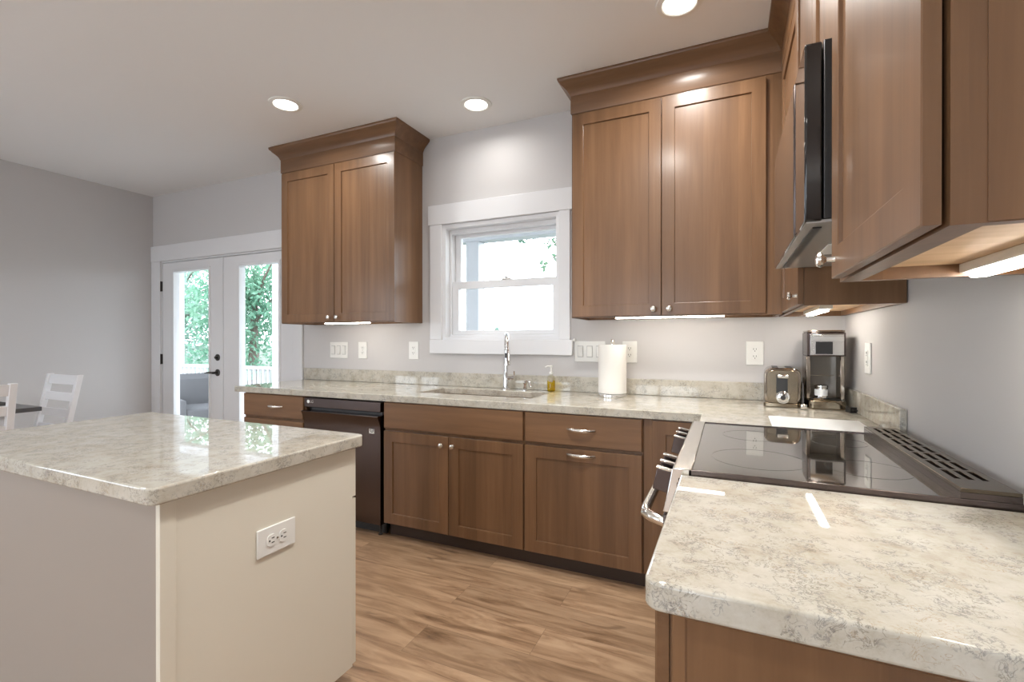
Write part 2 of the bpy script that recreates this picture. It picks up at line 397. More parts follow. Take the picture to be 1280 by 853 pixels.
struct('deadbolt', disc_w((-4.885, .004, 1.077), (0, -1, 0), [(.031, 0), (.031, .008), (.024, .012), (.012, .012), (.012, .028), (.0, .028)][:5]), 'darkmetal', d1)
lv = disc_w((-4.885, .004, .935), (0, -1, 0), [(.032, 0), (.032, .008), (.026, .012), (.011, .013), (.011, .045)])
tube(lv, [(-4.885, -.041, .935), (-4.92, -.046, .936), (-4.97, -.046, .934), (-5.0, -.044, .930)], [.011, .010, .008, .007], 10)
struct('lever_handle', lv, 'darkmetal', d1)
struct('astragal', nb((-4.822, -4.802, -.004, .002, F+.012, DZ-.025)), 'trim', d2)

# ------------------------------------------------------------------ cabinet parts
def shaker(mtx, w, h, t=.02, st=.062, rec=.008, bev=.004):
    """door with a recessed flat panel; local u in 0..w, v in 0..h, outward w = t"""
    bm = bmesh.new()
    R = lambda i, z: [bm.verts.new(p) for p in ((i, i, z), (w-i, i, z), (w-i, h-i, z), (i, h-i, z))]
    loops = [R(0, 0), R(0, t-.0015), R(.0015, t), R(st-bev*.4, t), R(st, t-.0012), R(st+.0008, t-rec)]
    for a, b in zip(loops, loops[1:]):
        for k in range(4): bm.faces.new((a[k], a[(k+1)%4], b[(k+1)%4], b[k]))
    bm.faces.new(loops[0][::-1]); bm.faces.new(loops[-1]); return xf(bm, mtx)
def flat_front(mtx, w, h, t=.02):
    bm = bmesh.new()
    R = lambda i, z: [bm.verts.new(p) for p in ((i, i, z), (w-i, i, z), (w-i, h-i, z), (i, h-i, z))]
    loops = [R(0, 0), R(0, t-.003), R(.003, t)]
    for a, b in zip(loops, loops[1:]):
        for k in range(4): bm.faces.new((a[k], a[(k+1)%4], b[(k+1)%4], b[k]))
    bm.faces.new(loops[0][::-1]); bm.faces.new(loops[-1]); return xf(bm, mtx)
def back_front(x0, z0, y): return frame((x0, y, z0), (1, 0, 0), (0, 0, 1))       # outward -y
def right_front(y0, z0, x): return frame((x, y0, z0), (0, -1, 0), (0, 0, 1))     # outward -x, u towards the camera
KNOB = [(.0065, 0), (.0055, .006), (.005, .014), (.008, .018), (.0145, .021), (.0155, .025), (.013, .030), (.006, .0325)]
def knob(p, n, parent): return obj('knob', disc_w(p, n, KNOB, 18), 'nickel', parent)
def pull(xc, z, y, parent, w=.14):
    bm = bmesh.new(); pts = []; rs = []
    for k in range(13):
        s = -1 + k/6; pts.append((xc + s*w/2, y - .002 - .026*(1 - abs(s)**2.6), z)); rs.append(.0048 + .0028*(1-abs(s)))
    tube(bm, pts, rs, 10)
    for v in bm.verts: v.co.z = z + (v.co.z - z)*1.35
    return obj('pull_handle', bm, 'nickel', parent)

CF, DF = -.625, -.645      # base carcass face, door front
def base_cab(x0, x1, label):
    t = thing('base_cabinet', ((x0+x1)/2, CF, F), label, 'cabinet', 'base cabinets along the back wall')
    obj('carcass', nb((x0, x1, CF, -.005, F+.085, HB)), 'wood_z', t, bevel=.001)
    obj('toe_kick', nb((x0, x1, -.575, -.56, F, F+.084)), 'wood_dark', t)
    return t
ZD0, ZD1, ZU0, ZU1 = .152, .700, .717, .868
# drawer unit at the left end
a = base_cab(-3.647, -3.063, 'dark wood drawer base at the far left end of the window counter')
for z0, z1 in ((ZU0, ZU1), (.437, .700), (ZD0, .425)):
    d = obj('drawer', flat_front(back_front(-3.640, z0, CF), .570, z1-z0), 'wood_x', a); pull(-3.325, (z0+z1)/2 if z1-z0 < .2 else z1-.045, DF, d)
# sink base
a = base_cab(-2.415, -1.503, 'wide sink base cabinet with two doors and plain false front under the window')
obj('false_front', flat_front(back_front(-2.409, ZU0, CF), .900, ZU1-ZU0), 'wood_x', a)
for x0, kx in ((-2.409, -1.995), (-1.957, -1.923)):
    d = obj('door', shaker(back_front(x0, ZD0, CF), .448, ZD1-ZD0), 'wood_z', a); knob((kx, DF, .652), (0, -1, 0), d)
# drawer over pull-out
a = base_cab(-1.502, -.903, 'base cabinet with one drawer above a single panelled pull-out front, two bar pulls')
d = obj('drawer', flat_front(back_front(-1.497, ZU0, CF), .590, ZU1-ZU0), 'wood_x', a); pull(-1.199, .798, DF, d)
d = obj('door', shaker(back_front(-1.497, ZD0, CF), .590, ZD1-ZD0), 'wood_z', a); pull(-1.199, .674, DF, d)
# corner unit
a = thing('base_cabinet', (-.45, CF, F), 'corner base cabinet with narrow door half hidden behind the stove knobs', 'cabinet', 'base cabinets along the back wall')
obj('carcass', slab([-.902, -.620, -.005], [-.928, CF, -.005], lambda x, y: y > CF or x > -.620, F+.085, HB, XY), 'wood_z', a, bevel=.001)
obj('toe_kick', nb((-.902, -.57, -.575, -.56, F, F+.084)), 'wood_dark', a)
obj('door', shaker(back_front(-.862, ZD0, CF), .212, ZU1-ZD0, t=.018), 'wood_z', a)
# near unit beside the range
a = thing('base_cabinet', (-.31, -1.95, F), 'near base cabinet whose dark wood end panel shows below the front counter', 'cabinet')
obj('carcass', nb((-.618, -.005, -2.195, -1.69, F+.085, HB)), 'wood_z', a, bevel=.001)
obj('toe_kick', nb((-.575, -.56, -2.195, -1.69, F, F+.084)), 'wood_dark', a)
bm = shaker(frame((-.614, -2.195, F+.005), (1, 0, 0), (0, 0, 1)), .609, HB-F-.008, t=.012, st=.0185, rec=.0025)
obj('end_panel', bm, 'wood_z', a)
d = obj('drawer', flat_front(right_front(-1.697, ZU0, -.620), .491, ZU1-ZU0), 'wood_y', a)
d = obj('door', shaker(right_front(-1.697, ZD0, -.620), .491, ZD1-ZD0), 'wood_z', a); knob((-.642, -1.74, .652), (-1, 0, 0), d)

# ------------------------------------------------------------------ uppers
def under_light(loc, x0, x1, y0, y1, z, label):
    t = thing('under_cabinet_light', loc, label, 'light', 'under-cabinet light bars')
    obj('housing', nb((x0-.012, x1+.012, y0-.008, y1+.008, z-.006, z+.012)), 'white', t, bevel=.002)
    obj('diffuser', nb((x0, x1, y0, y1, z-.016, z-.006)), 'bar', t, bevel=.003)
ZB, ZT, ZF = 1.363, 2.515, 2.70
def upper(x0, x1, y0, y1, front, label, zb=ZB, zt=ZT, rail=.03, lip=.028):
    """carcass with a recessed underside; front '-y' or '-x'"""
    t = thing('wall_cabinet', ((x0+x1)/2, (y0+y1)/2, zb), label, 'cabinet')
    bm = slab([x0, x0+.018, x1-.018, x1], [y0, y0+.018, y1-.018, y1], lambda x, y: True, zb+lip, zt, XY)
    bm2 = slab([x0, x0+.018, x1-.018, x1], [y0, y0+.018, y1-.018, y1], lambda x, y: not (x0+.018 < x < x1-.018 and y0+.018 < y < y1-.018), zb, zb+lip, XY)
    me = bpy.data.meshes.new('tmp'); bm2.to_mesh(me); bm2.free(); bm.from_mesh(me); bpy.data.meshes.remove(me)
    bmesh.ops.remove_doubles(bm, verts=bm.verts, dist=1e-5)
    obj('carcass', bm, 'wood_z', t)
    obj('underside', nb((x0+.019, x1-.019, y0+.019, y1-.019, zb+lip-.004, zb+lip-.0005)), 'maple', t)
    return t
DT = 2.497
uL = upper(-3.650, -2.583, -.321, -.004, '-y', 'wall cabinet with two doors left of the window, free on both sides')
for x0, x1, kx in ((-3.632, -3.105, -3.141), (-3.100, -2.572, -3.064)):
    d = obj('door', shaker(back_front(x0, ZB+.006, -.321), x1-x0, DT-ZB-.006), 'wood_z', uL); knob((kx, -.341, 1.403), (0, -1, 0), d)
uR = upper(-1.346, -.309, -.321, -.004, '-y', 'tall wall cabinet with two wide doors right of the window')
for x0, x1, kx in ((-1.336, -.860, -.896), (-.855, -.378, -.818)):
    d = obj('door', shaker(back_front(x0, ZB+.006, -.321), x1-x0, DT-ZB-.006), 'wood_z', uR); knob((kx, -.341, 1.402), (0, -1, 0), d)
uC = upper(-.296, -.004, -.932, -.004, '-x', 'corner wall cabinet on the right wall, its end showing below the microwave')
d = obj('door', shaker(right_front(-.345, ZB+.006, -.297), .583, DT-ZB-.006, t=.018), 'wood_z', uC); knob((-.315, -.895, 1.402), (-1, 0, 0), d)
uM = upper(-.305, -.004, -1.692, -.934, '-x', 'short wall cabinet with two doors above the microwave', zb=1.905)
for y0, y1 in ((-.938, -1.310), (-1.314, -1.688)):
    d = obj('door', shaker(right_front(y0, 1.911, -.305), y0-y1, DT-1.911), 'wood_z', uM); knob((-.325, y1+.03 if y0 > -1 else y0-.03, 1.945), (-1, 0, 0), d)
uN = upper(-.311, -.004, -2.247, -1.694, '-x', 'nearest wall cabinet at the right edge of the photo above the front counter')
d = obj('door', shaker(right_front(-1.742, ZB+.003, -.331), .498, DT-ZB-.003, t=.018, st=.060), 'wood_z', uN); knob((-.349, -1.772, 1.402), (-1, 0, 0), d)
obj('face_frame', slab([-2.247, -2.228, -1.725, -1.694], [ZB, ZB+.03, DT-.02, ZT], lambda y, z: not (-2.228 < y < -1.725 and ZB+.03 < z < DT-.02), -.326, -.311, YZ), 'wood_z', uN)
obj('end_panel', nb((-.296, -.006, -2.249, -2.247, ZB+.001, ZT)), 'wood_z', uN)

def sweep(path, prof, closed=False):
    """path: 2-D points; outward is to the right of travel; prof: (out, z) outline"""
    bm = bmesh.new(); n = len(path); P = [Vector(p) for p in path]; rings = []
    nr = []
    for i in range(n-1):
        d = (P[i+1]-P[i]).normalized(); nr.append(Vector((d.y, -d.x)))
    for i in range(n):
        if i == 0: off = nr[0]
        elif i == n-1: off = nr[-1]
        else:
            s = nr[i-1]+nr[i]; off = s / s.length_squared * 2 if s.length_squared > 1e-6 else nr[i]
        rings.append([bm.verts.new((P[i].x+off.x*o, P[i].y+off.y*o, z)) for o, z in prof])
    k = len(prof)
    for a, b in zip(rings, rings[1:]):
        for j in range(k): bm.faces.new((a[j], a[(j+1)%k], b[(j+1)%k], b[j]))
    bm.faces.new(rings[0][::-1]); bm.faces.new(rings[-1]); return bm
FRZ = [(-.02, 2.512), (.004, 2.512), (.006, 2.516), (.006, 2.626), (-.02, 2.626)]
CRN = [(-.02, 2.612), (.007, 2.612), (.010, 2.618), (.013, 2.626), (.022, 2.640), (.036, 2.655), (.050, 2.667), (.056, 2.676), (.062, 2.680), (.066, 2.690), (.066, CE-.001), (-.02, CE-.001)]
pL = [(-3.650, -.004), (-3.650, -.321), (-2.583, -.321), (-2.583, -.004)]
obj('frieze', sweep(pL, FRZ), 'wood_x', uL); obj('crown_molding', sweep(pL, CRN), 'wood_x', uL)
pR = [(-1.346, -.004), (-1.346, -.321), (-.309, -.321), (-.309, -2.247), (-.004, -2.247)]
t = thing('crown_molding', (-.6, -.33, 2.512), 'long crown molding with frieze running along the top of the right-hand wall cabinets', 'molding')
obj('frieze', sweep(pR, FRZ), 'wood_x', t); obj('crown', sweep(pR, CRN), 'wood_x', t)

LZ = ZB+.024
under_light((-3.03, -.28, LZ), -3.235, -2.83, -.300, -.276, ZB+.010, 'light bar under the cabinet left of the window')
under_light((-.83, -.28, LZ), -1.105, -.560, -.300, -.276, ZB+.010, 'long light bar under the two-door cabinet right of the window')
under_light((-.15, -.3, LZ), -.185, -.160, -.56, -.12, ZB+.012, 'short light bar under the corner cabinet')
under_light((-.1, -1.95, LZ), -.125, -.100, -2.15, -1.72, ZB+.012, 'light bar under the nearest cabinet at the right edge')

# ------------------------------------------------------------------ worktops
SX0, SX1, SY0, SY1 = -2.31, -1.545, -.440, -.135
bm = slab([-3.735, SX0, SX1, -.648, -.002], [-.928, -.648, SY0, SY1, -.002], lambda x, y: (y > -.648 or x > -.648) and not (SX0 < x < SX1 and SY0 < y < SY1), HB, H, XY)
tag(obj('countertop', bm, 'quartz', None, bevel=.004, segs=3), 'L-shaped speckled quartz worktop under the window running into the corner', 'countertop')
poly = [(-.002, -1.688), (-.648, -1.688)] + [(-.626-.022*math.cos(PI/2*k/5), -2.223-.022*math.sin(PI/2*k/5)) for k in range(6)] + [(-.002, -2.245)]
bm = prism(bmesh.new(), poly, HB, H, XY)
tag(obj('countertop', bm, 'quartz', None, bevel=.005, segs=3), 'nearest speckled quartz worktop piece in front of the stove', 'countertop')
bm = nb((-3.757, -.002, -.021, -.001, H+.001, 1.009))
tag(obj('backsplash', bm, 'quartz', None, bevel=.002), 'long low quartz backsplash behind the sink', 'backsplash')
bm = nb((-.021, -.001, -.927, -.0225, H+.001, 1.009))
tag(obj('backsplash', bm, 'quartz', None, bevel=.002), 'short quartz backsplash on the right wall behind the coffee maker', 'backsplash')
bm = nb((-.021, -.001, -2.243, -1.69, H+.001, 1.009))
tag(obj('backsplash', bm, 'quartz', None, bevel=.002), 'quartz backsplash piece at the right edge beside the nearest worktop', 'backsplash')

# sink
t = thing('sink', (-1.93, -.29, .70), 'stainless steel undermount sink below the window', 'sink')
def basin(x0, x1, y0, y1, z0, z1, r=.05):
    bm = bmesh.new(); P1 = rrect(x0-.02, x1+.02, y0-.015, y1+.015, r+.02); P2 = rrect(x0, x1, y0, y1, r); P3 = rrect(x0+.012, x1-.012, y0+.012, y1-.012, r)
    L = [[bm.verts.new((a, b, z)) for a, b in P] for P, z in ((P1, z1-.004), (P1, z1), (P2, z1), (P3, z0+.02), (rrect(x0+.03, x1-.03, y0+.03, y1-.03, r), z0))]
    for A, B in zip(L, L[1:]):
        for k in range(len(A)): bm.faces.new((A[k], A[(k+1)%len(A)], B[(k+1)%len(A)], B[k]))
    bm.faces.new(L[-1]); return bm
obj('basin', basin(SX0+.004, SX1-.004, SY0+.004, SY1-.004, .69, HB-.001), 'steel', t)
obj('drain', disc_w((-1.93, -.25, .6905), (0, 0, 1), [(.05, 0), (.05, .003), (.03, .001)]), 'chrome', t)

# faucet
fx, fy = -1.872, -.075
t = thing('faucet', (fx, fy, H), 'tall chrome pull-down gooseneck faucet behind the sink', 'faucet')
dr = Vector((.46, -.89, 0)).normalized()
bm = lathe(bmesh.new(), [(.029, 0), (.029, .006), (.021, .012), (.019, .10), (.0145, .115), (.0145, .12)], Matrix.Translation((fx, fy, H)), 20)
obj('body', bm, 'chrome', t)
pts = [Vector((fx, fy, H+.11)), Vector((fx, fy, H+.20)), Vector((fx, fy, H+.28))]
R_ = .082
for k in range(1, 13):
    an = PI - PI*k/12; pts.append(Vector((fx, fy, H+.28)) + dr*(R_ + R_*math.cos(an)) + Vector((0, 0, R_*math.sin(an))))
obj('spout', tube(bmesh.new(), pts, .0125, 14), 'chrome', t)
e = pts[-1]
hd = lathe(bmesh.new(), [(.0135, .0), (.017, -.02), (.018, -.08), (.023, -.105), (.023, -.112)], Matrix.Translation(e), 18)
sp = obj('spray_head', hd, 'chrome', t)
obj('button', nb((e.x-.004, e.x+.008, e.y-.0205, e.y-.016, e.z-.065, e.z-.035)), 'blackplastic', sp)
hb = tube(bmesh.new(), [(fx+.012, fy, H+.075), (fx+.055, fy-.012, H+.078)], .013, 14); tube(hb, [(fx+.055, fy-.012, H+.078), (fx+.075, fy-.018, H+.079)], .019, 16)
tube(hb, [(fx+.066, fy-.015, H+.085), (fx+.072, fy-.03, H+.125)], [.006, .005], 8)
obj('handle', hb, 'chrome', t)
t = thing('soap_dispenser', (-1.735, -.075, H), 'short chrome built-in soap pump right of the faucet', 'soap dispenser')
bm = lathe(bmesh.new(), [(.022, 0), (.022, .005), (.013, .010), (.012, .035), (.014, .04), (.014, .052)], Matrix.Translation((-1.735, -.075, H)), 16)
obj('base', bm, 'chrome', t)
obj('nozzle', tube(bmesh.new(), [(-1.735, -.075, H+.045), (-1.735, -.078, H+.058), (-1.71, -.095, H+.062), (-1.69, -.112, H+.056), (-1.682, -.118, H+.035), (-1.68, -.119, H+.028)], .008, 10), 'chrome', t)

# hand soap bottle
bx, by = -1.556, -.080
t = thing('soap_bottle', (bx, by, H), 'small clear bottle of yellow hand soap with a white pump', 'soap bottle')
T_ = Matrix.Translation((bx, by, H))
obj('bottle', lathe(bmesh.new(), [(.022, .0), (.026, .004), (.026, .085), (.020, .098), (.011, .106), (.011, .112)], T_, 20), 'clearplastic', t)
obj('liquid', lathe(bmesh.new(), [(.020, .003), (.0245, .006), (.0245, .070), (.02, .072)], T_, 20), 'yellow', t)
bm = nb((bx-.008, bx+.020, by-.0275, by-.0255, H+.065, H+.095))
obj('sticker', bm, 'bronze', t)
bm = lathe(bmesh.new(), [(.013, .110), (.013, .124), (.006, .126), (.005, .152), (.010, .154), (.010, .164), (.004, .167)], T_, 14)
tube(bm, [(bx, by, H+.160), (bx-.022, by-.010, H+.161), (bx-.034, by-.016, H+.155)], [.006, .005, .004], 8)
obj('pump', bm, 'white', t)

# paper towels
bx, by = -1.150, -.170
t = thing('paper_towel_holder', (bx, by, H), 'upright paper towel roll on a round chrome stand with a ball finial', 'paper towel holder')
T_ = Matrix.Translation((bx, by, H))
obj('base', lathe(bmesh.new(), [(.083, 0), (.086, .004), (.086, .016), (.080, .020), (.01, .020)], T_, 36), 'chrome', t)
bm = lathe(bmesh.new(), [(.006, .02), (.006, .305)], T_, 12); lathe(bm, [(.002, .302), (.010, .306), (.0135, .316), (.010, .326), (.003, .330)], T_, 16)
obj('rod', bm, 'chrome', t)
bm = lathe(bmesh.new(), [(.02, .022), (.078, .022), (.080, .024), (.080, .297), (.078, .299), (.02, .299), (.02, .022)], T_, 48, cap=False)
obj('roll', bm, 'paper', t)

# ------------------------------------------------------------------ dishwasher
x0, x1 = -3.058, -2.432
t = thing('dishwasher', (-2.745, -.63, F), 'black stainless dishwasher between drawer base and sink base', 'dishwasher')
obj('tub', nb((x0, x1+.008, -.60, -.02, F+.09, .868)), 'blackplastic', t)
obj('toe_kick', nb((x0+.01, x1-.005, -.585, -.57, F, F+.088)), 'blackplastic', t)
cp = obj('control_panel', nb((x0+.004, x1, -.648, -.60, .806, .866)), 'blackss', t, bevel=.003)
prof = [(-.60, .785), (-.672, .785), (-.674, .781), (-.671, .774), (-.658, .745), (-.651, .72), (-.648, .69), (-.648, .135), (-.645, .130), (-.60, .130)]
obj('door', prism(bmesh.new(), prof, x0+.004, x1, lambda a, b, h: (h, a, b)), 'blackss', t)
obj('pocket', nb((x0+.03, x1-.015, -.612, -.601, .785, .806)), 'blackplastic', t)
for yx in (x0+.07, x1-.03):
    obj('foot', lathe(bmesh.new(), [(.012, 0), (.014, .004), (.008, .01), (.007, .09)], Matrix.Translation((yx, -.61, F)), 12), 'blackplastic', t)
m_ = frame((-3.018, -.6485, .842), (1, 0, 0), (0, 0, 1))
obj('round_mark', xf(lathe(bmesh.new(), [(.0115, 0), (.0115, .0006)], None, 24), m_), 'white', cp)
text_mesh('lettering', 'LG', .026, frame((-2.988, -.6485, .842), (1, 0, 0), (0, 0, 1)), 'nickel', cp)
sk = obj('badge', nb((-2.517, -2.478, -.6495, -.6478, .676, .752)), 'white', t, bevel=.0005)
bm = lathe(bmesh.new(), [(.010, 0), (.014, 0), (.014, .0006), (.010, .0006), (.010, 0)], frame((-2.4955, -.6496, .697), (1, 0, 0), (0, 0, 1)), 24, cap=False)
obj('ring_mark', bm, 'blackplastic', sk)
text_mesh('lettering', 'G', .018, frame((-2.4955, -.6497, .697), (1, 0, 0), (0, 0, 1)), 'blackplastic', sk)

# ------------------------------------------------------------------ range
y0, y1 = -.936, -1.682
t = thing('range', (-.35, -1.31, F), 'black slide-in electric stove with glass top and front knobs', 'stove')
obj('body', nb((-.655, -.03, y1, y0, F+.10, .905)), 'blackss', t, bevel=.002)
obj('kick_plate', nb((-.62, -.05, y1+.01, y0-.01, F, F+.10)), 'blackplastic', t)
prof = [(-.668, .922), (-.664, .926), (-.622, .926), (-.622, .906), (-.655, .89), (-.657, .815), (-.690, .815), (-.686, .83)]
cpn = obj('control_panel', prism(bmesh.new(), prof, y1, y0, lambda a, b, h: (a, h, b)), 'bright_steel', t, bevel=.002)
ct = obj('cooktop', nb((-.624, -.028, y1+.004, y0-.004, .905, .9225)), 'ceramic', t, bevel=.0015)
obj('cooktop_rim', slab([-.630, -.622, -.032, -.026], [y1, y1+.007, y0-.007, y0], lambda x, y: not (-.622 < x < -.032 and y1+.007 < y < y0-.007), .905, .9255, XY), 'blackss', t, bevel=.001)
for cx, cy, r in ((-.47, -1.14, .09), (-.47, -1.48, .115), (-.23, -1.14, .075), (-.23, -1.48, .09)):
    bm = lathe(bmesh.new(), [(r-.0022, .9226), (r, .9226), (r, .92285), (r-.0022, .92285), (r-.0022, .9226)], Matrix.Translation((cx, cy, 0)), 48, cap=False)
    obj('burner_ring', bm, 'ring', ct)
# rear vent trim
us = [y1+.004, y1+.06] ; vs = [-.122, -.108]
ys = [y1+.004, y1+.085]; n_ = 7; L_ = (y0-.02 - (y1+.085))/n_
for k in range(n_): ys += [y1+.085+L_*k+L_*.86, y1+.085+L_*(k+1)]
ys.append(y0-.004)
xs = [-.122, -.104, -.093, -.081, -.070, -.058, -.047, -.030]
slots = [(-.104, -.093), (-.081, -.070), (-.058, -.047)]
def kv(y, x):
    if not any(a < x < b for a, b in slots): return True
    for k in range(n_):
        if y1+.085+L_*k < y < y1+.085+L_*k+L_*.86: return False
    return True
vt_ = obj('vent_trim', slab(sorted(set(ys)), xs, kv, .938, .946, lambda a, b, h: (b, a, h)), 'ventbronze', t, bevel=.001)
obj('vent_base', slab([-.122, -.116, -.030], [y1+.004, y1+.010, y0-.010, y0-.004], lambda x, y: True, .9228, .9379, XY), 'blackss', vt_)
for yk in (-1.02, -1.10, -1.18, -1.47, -1.545, -1.62):
    nrm = Vector((-1, 0, .22)).normalized(); p = Vector((-.668, yk, .868))
    k_ = obj('control_knob', disc_w(p, nrm, [(.027, 0), (.027, .008), (.024, .012), (.022, .014)], 24), 'blackss', t)
    upv = Vector((.22, 0, 1)).normalized(); mt = frame(p + nrm*.014, (0, -1, 0), upv)
    obj('grip', xf(nb((-.0075, .0075, -.026, .030, -.004, .036)), mt), 'blackss', k_, bevel=.002)
    obj('grip_cap', xf(nb((-.0085, .0085, .0295, .0345, -.006, .039)), mt), 'bright_steel', k_, bevel=.0015)
obj('display', prism(bmesh.new(), [(-.6845, .835), (-.6705, .905), (-.6690, .905), (-.683, .835)], -1.42, -1.23, lambda a, b, h: (a-.0015, h, b)), 'blackgloss', cpn)
dr_ = obj('oven_door', nb((-.690, -.656, y1+.004, y0-.004, .27, .808)), 'blackss', t, bevel=.004)
obj('oven_window', nb((-.6915, -.6895, y1+.09, y0-.09, .36, .70)), 'blackgloss', dr_)
hp = [(-.690, y1+.055, .770), (-.722, y1+.058, .778), (-.742, y1+.075, .780), (-.748, y1+.11, .780)]
hp = hp + [(-.748, y0-.11, .780)] + [(p[0], y0-(p[1]-y1), p[2]) for p in hp[::-1][1:]]
bm = tube(bmesh.new(), hp, .0135, 14)
obj('handle', bm, 'bright_steel', dr_)
obj('storage_drawer', nb((-.688, -.656, y1+.004, y0-.004, F+.11, .262)), 'blackss', t, bevel=.004)

# ------------------------------------------------------------------ microwave
t = thing('microwave', (-.2, -1.31, 1.5), 'black stainless over-the-range microwave hung between the wall cabinets', 'microwave')
my0, my1, mz0, mz1 = -.940, -1.686, 1.500, 1.893
obj('body', nb((-.354, -.006, my1, my0, mz0+.004, mz1)), 'blackplastic', t, bevel=.002)
dr_ = obj('door', nb((-.390, -.3565, -1.52, my0, mz0, mz1-.002)), 'blackgloss', t, bevel=.004)
obj('control_panel', nb((-.390, -.3565, my1, -1.523, mz0, mz1-.002)), 'blackgloss', t, bevel=.004)
obj('handle', nb((-.3925, -.378, -1.5185, -1.500, mz0+.004, mz1-.006)), 'blackss', dr_, bevel=.0035)
un = obj('underside_panel', nb((-.386, -.02, my1+.004, my0-.004, mz0-.003, mz0+.003)), 'silver', t)
for ya, yb in ((-1.03, -1.24), (-1.38, -1.59)):
    bm = slab([-.20, -.19, -.06, -.05], [yb, yb+.01, ya-.01, ya], lambda x, y: True, mz0-.008, mz0-.003, XY)
    obj('grease_filter', bm, 'steel', un, bevel=.002)
obj('lamp_lens', nb((-.30, -.24, -1.40, -1.24, mz0-.007, mz0-.003)), 'white', un, bevel=.002)
obj('vent_grille', nb((-.368, -.350, my1+.05, my0-.05, mz0-.006, mz0-.003)), 'blackplastic', un)

# ------------------------------------------------------------------ things on the corner counter
def local(o, rz): return Matrix.Translation(o) @ Matrix.Rotation(rz, 4, 'Z')
tm = local((-.298, -.165, H), math.radians(-3))
t = thing('toaster', (-.298, -.165, H), 'small dark polished two-slice toaster with a round dial left of the coffee maker', 'toaster')
def rbox(w0, w1, d0, d1, z0, z1, r, m_):
    return xf(prism(bmesh.new(), rrect(w0, w1, z0, z1, r, 6), d0, d1, lambda a, b, h: (a, h, b)), m_)
obj('shell', rbox(-.078, .078, -.112, .112, .016, .190, .035, tm), 'darkchrome', t, bevel=.006, segs=3)
obj('base', xf(prism(bmesh.new(), rrect(-.080, .080, -.116, .114, .02), .0, .022, XY), tm), 'bronze', t, bevel=.004)
fp = obj('end_plate', rbox(-.066, .066, -.120, -.112, .022, .180, .03, tm), 'bronze', t, bevel=.003)
obj('lever_slot', xf(nb((-.026, .022, -.122, -.119, .07, .160)), tm), 'blackplastic', fp)
obj('lever', xf(nb((-.022, .026, -.142, -.121, .142, .160)), tm), 'bright_steel', t, bevel=.005)
q_ = tm @ Matrix.Translation((.002, -.120, .050)) @ Matrix.Rotation(PI/2, 4, 'X')
dl = obj('dial', lathe(bmesh.new(), [(.030, 0), (.030, .006), (.026, .009), (.022, .009), (.021, .022), (.018, .024)], q_, 28), 'chrome', t)
obj('dial_cap', lathe(bmesh.new(), [(.011, .0235), (.011, .0255), (.007, .026)], q_, 20), 'blackplastic', dl)
for xx in (-.030, .030):
    obj('bread_slot', xf(nb((xx-.013, xx+.013, -.085, .085, .1885, .1915)), tm), 'blackplastic', t)
cz = lambda x, y, z: tm @ Vector((x, y, z))
cord = tube(bmesh.new(), [cz(.072, .02, .03), cz(.086, -.02, .10), cz(.087, -.06, .12), cz(.086, -.10, .08), cz(.084, -.125, .02), cz(.087, -.135, .007)], .0042, 8)
co = obj('power_cord', cord, 'blackplastic', t)
obj('plug', xf(nb((.072, .100, -.160, -.136, .002, .026)), tm), 'bright_steel', co, bevel=.006)

cmx = local((-.122, -.172, H), 0)
t = thing('coffee_maker', (-.122, -.172, H), 'tall single-serve coffee maker in black and steel in the corner', 'coffee maker')
obj('base', xf(prism(bmesh.new(), rrect(-.078, .078, -.112, .085, .025), 0, .042, XY), cmx), 'bronze', t, bevel=.006)
obj('drip_tray', xf(prism(bmesh.new(), rrect(-.060, .060, -.104, .0, .022), .0422, .047, XY), cmx), 'blackplastic', t)
obj('rear_column', xf(prism(bmesh.new(), rrect(-.070, .070, .030, .086, .012), .0422, .250, XY), cmx), 'smokegrey', t, bevel=.003)
obj('water_line', xf(nb((-.050, .050, .0285, .0298, .150, .153)), cmx), 'bronze', t)
for s_ in (-1, 1):
    obj('side_column', xf(nb((s_*.0685-.009, s_*.0685+.009, -.060, .08, .0422, .250)), cmx), 'darkchrome', t, bevel=.003)
hd = obj('brew_head', xf(prism(bmesh.new(), rrect(-.078, .078, -.104, .088, .022), .250, .362, XY), cmx), 'blackss', t, bevel=.004)
obj('steel_face', xf(nb((-.066, .066, -.1075, -.103, .256, .352)), cmx), 'steel', hd, bevel=.001)
obj('display', xf(nb((-.046, .022, -.1095, -.107, .260, .318)), cmx), 'blackgloss', hd)
obj('face_band', xf(nb((-.066, .066, -.1090, -.107, .322, .340)), cmx), 'bright_steel', hd)
obj('lid', xf(prism(bmesh.new(), rrect(-.076, .076, -.100, .086, .022), .3622, .372, XY), cmx), 'darkchrome', t, bevel=.004)
cord = tube(bmesh.new(), [cmx @ Vector(p) for p in ((-.055, -.120, .050), (-.02, -.126, .048), (.03, -.132, .042), (.055, -.134, .030), (.070, -.140, .016), (.080, -.150, .013))], .0045, 8)
co = obj('power_cord', cord, 'bronze', t)
pm = cmx @ Matrix.Translation((.082, -.170, .0)) @ Matrix.Rotation(math.radians(-70), 4, 'Z')
obj('plug', xf(nb((-.020, .016, -.013, .013, .002, .026), (.016, .030, -.009, -.006, .010, .016), (.016, .030, .006, .009, .010, .016)), pm), 'blackplastic', co)
t = thing('coffee_jar', (-.138, -.228, H+.0475), 'small chrome and white canister on the coffee maker drip tray', 'jar')
jm = Matrix.Translation((-.138, -.228, H+.0475))
obj('body', lathe(bmesh.new(), [(.032, 0), (.034, .003), (.034, .006), (.027, .008), (.027, .050), (.024, .054)], jm, 24), 'chrome', t)
obj('lid', lathe(bmesh.new(), [(.028, .0545), (.028, .062), (.022, .066)], jm, 24), 'bright_steel', t)
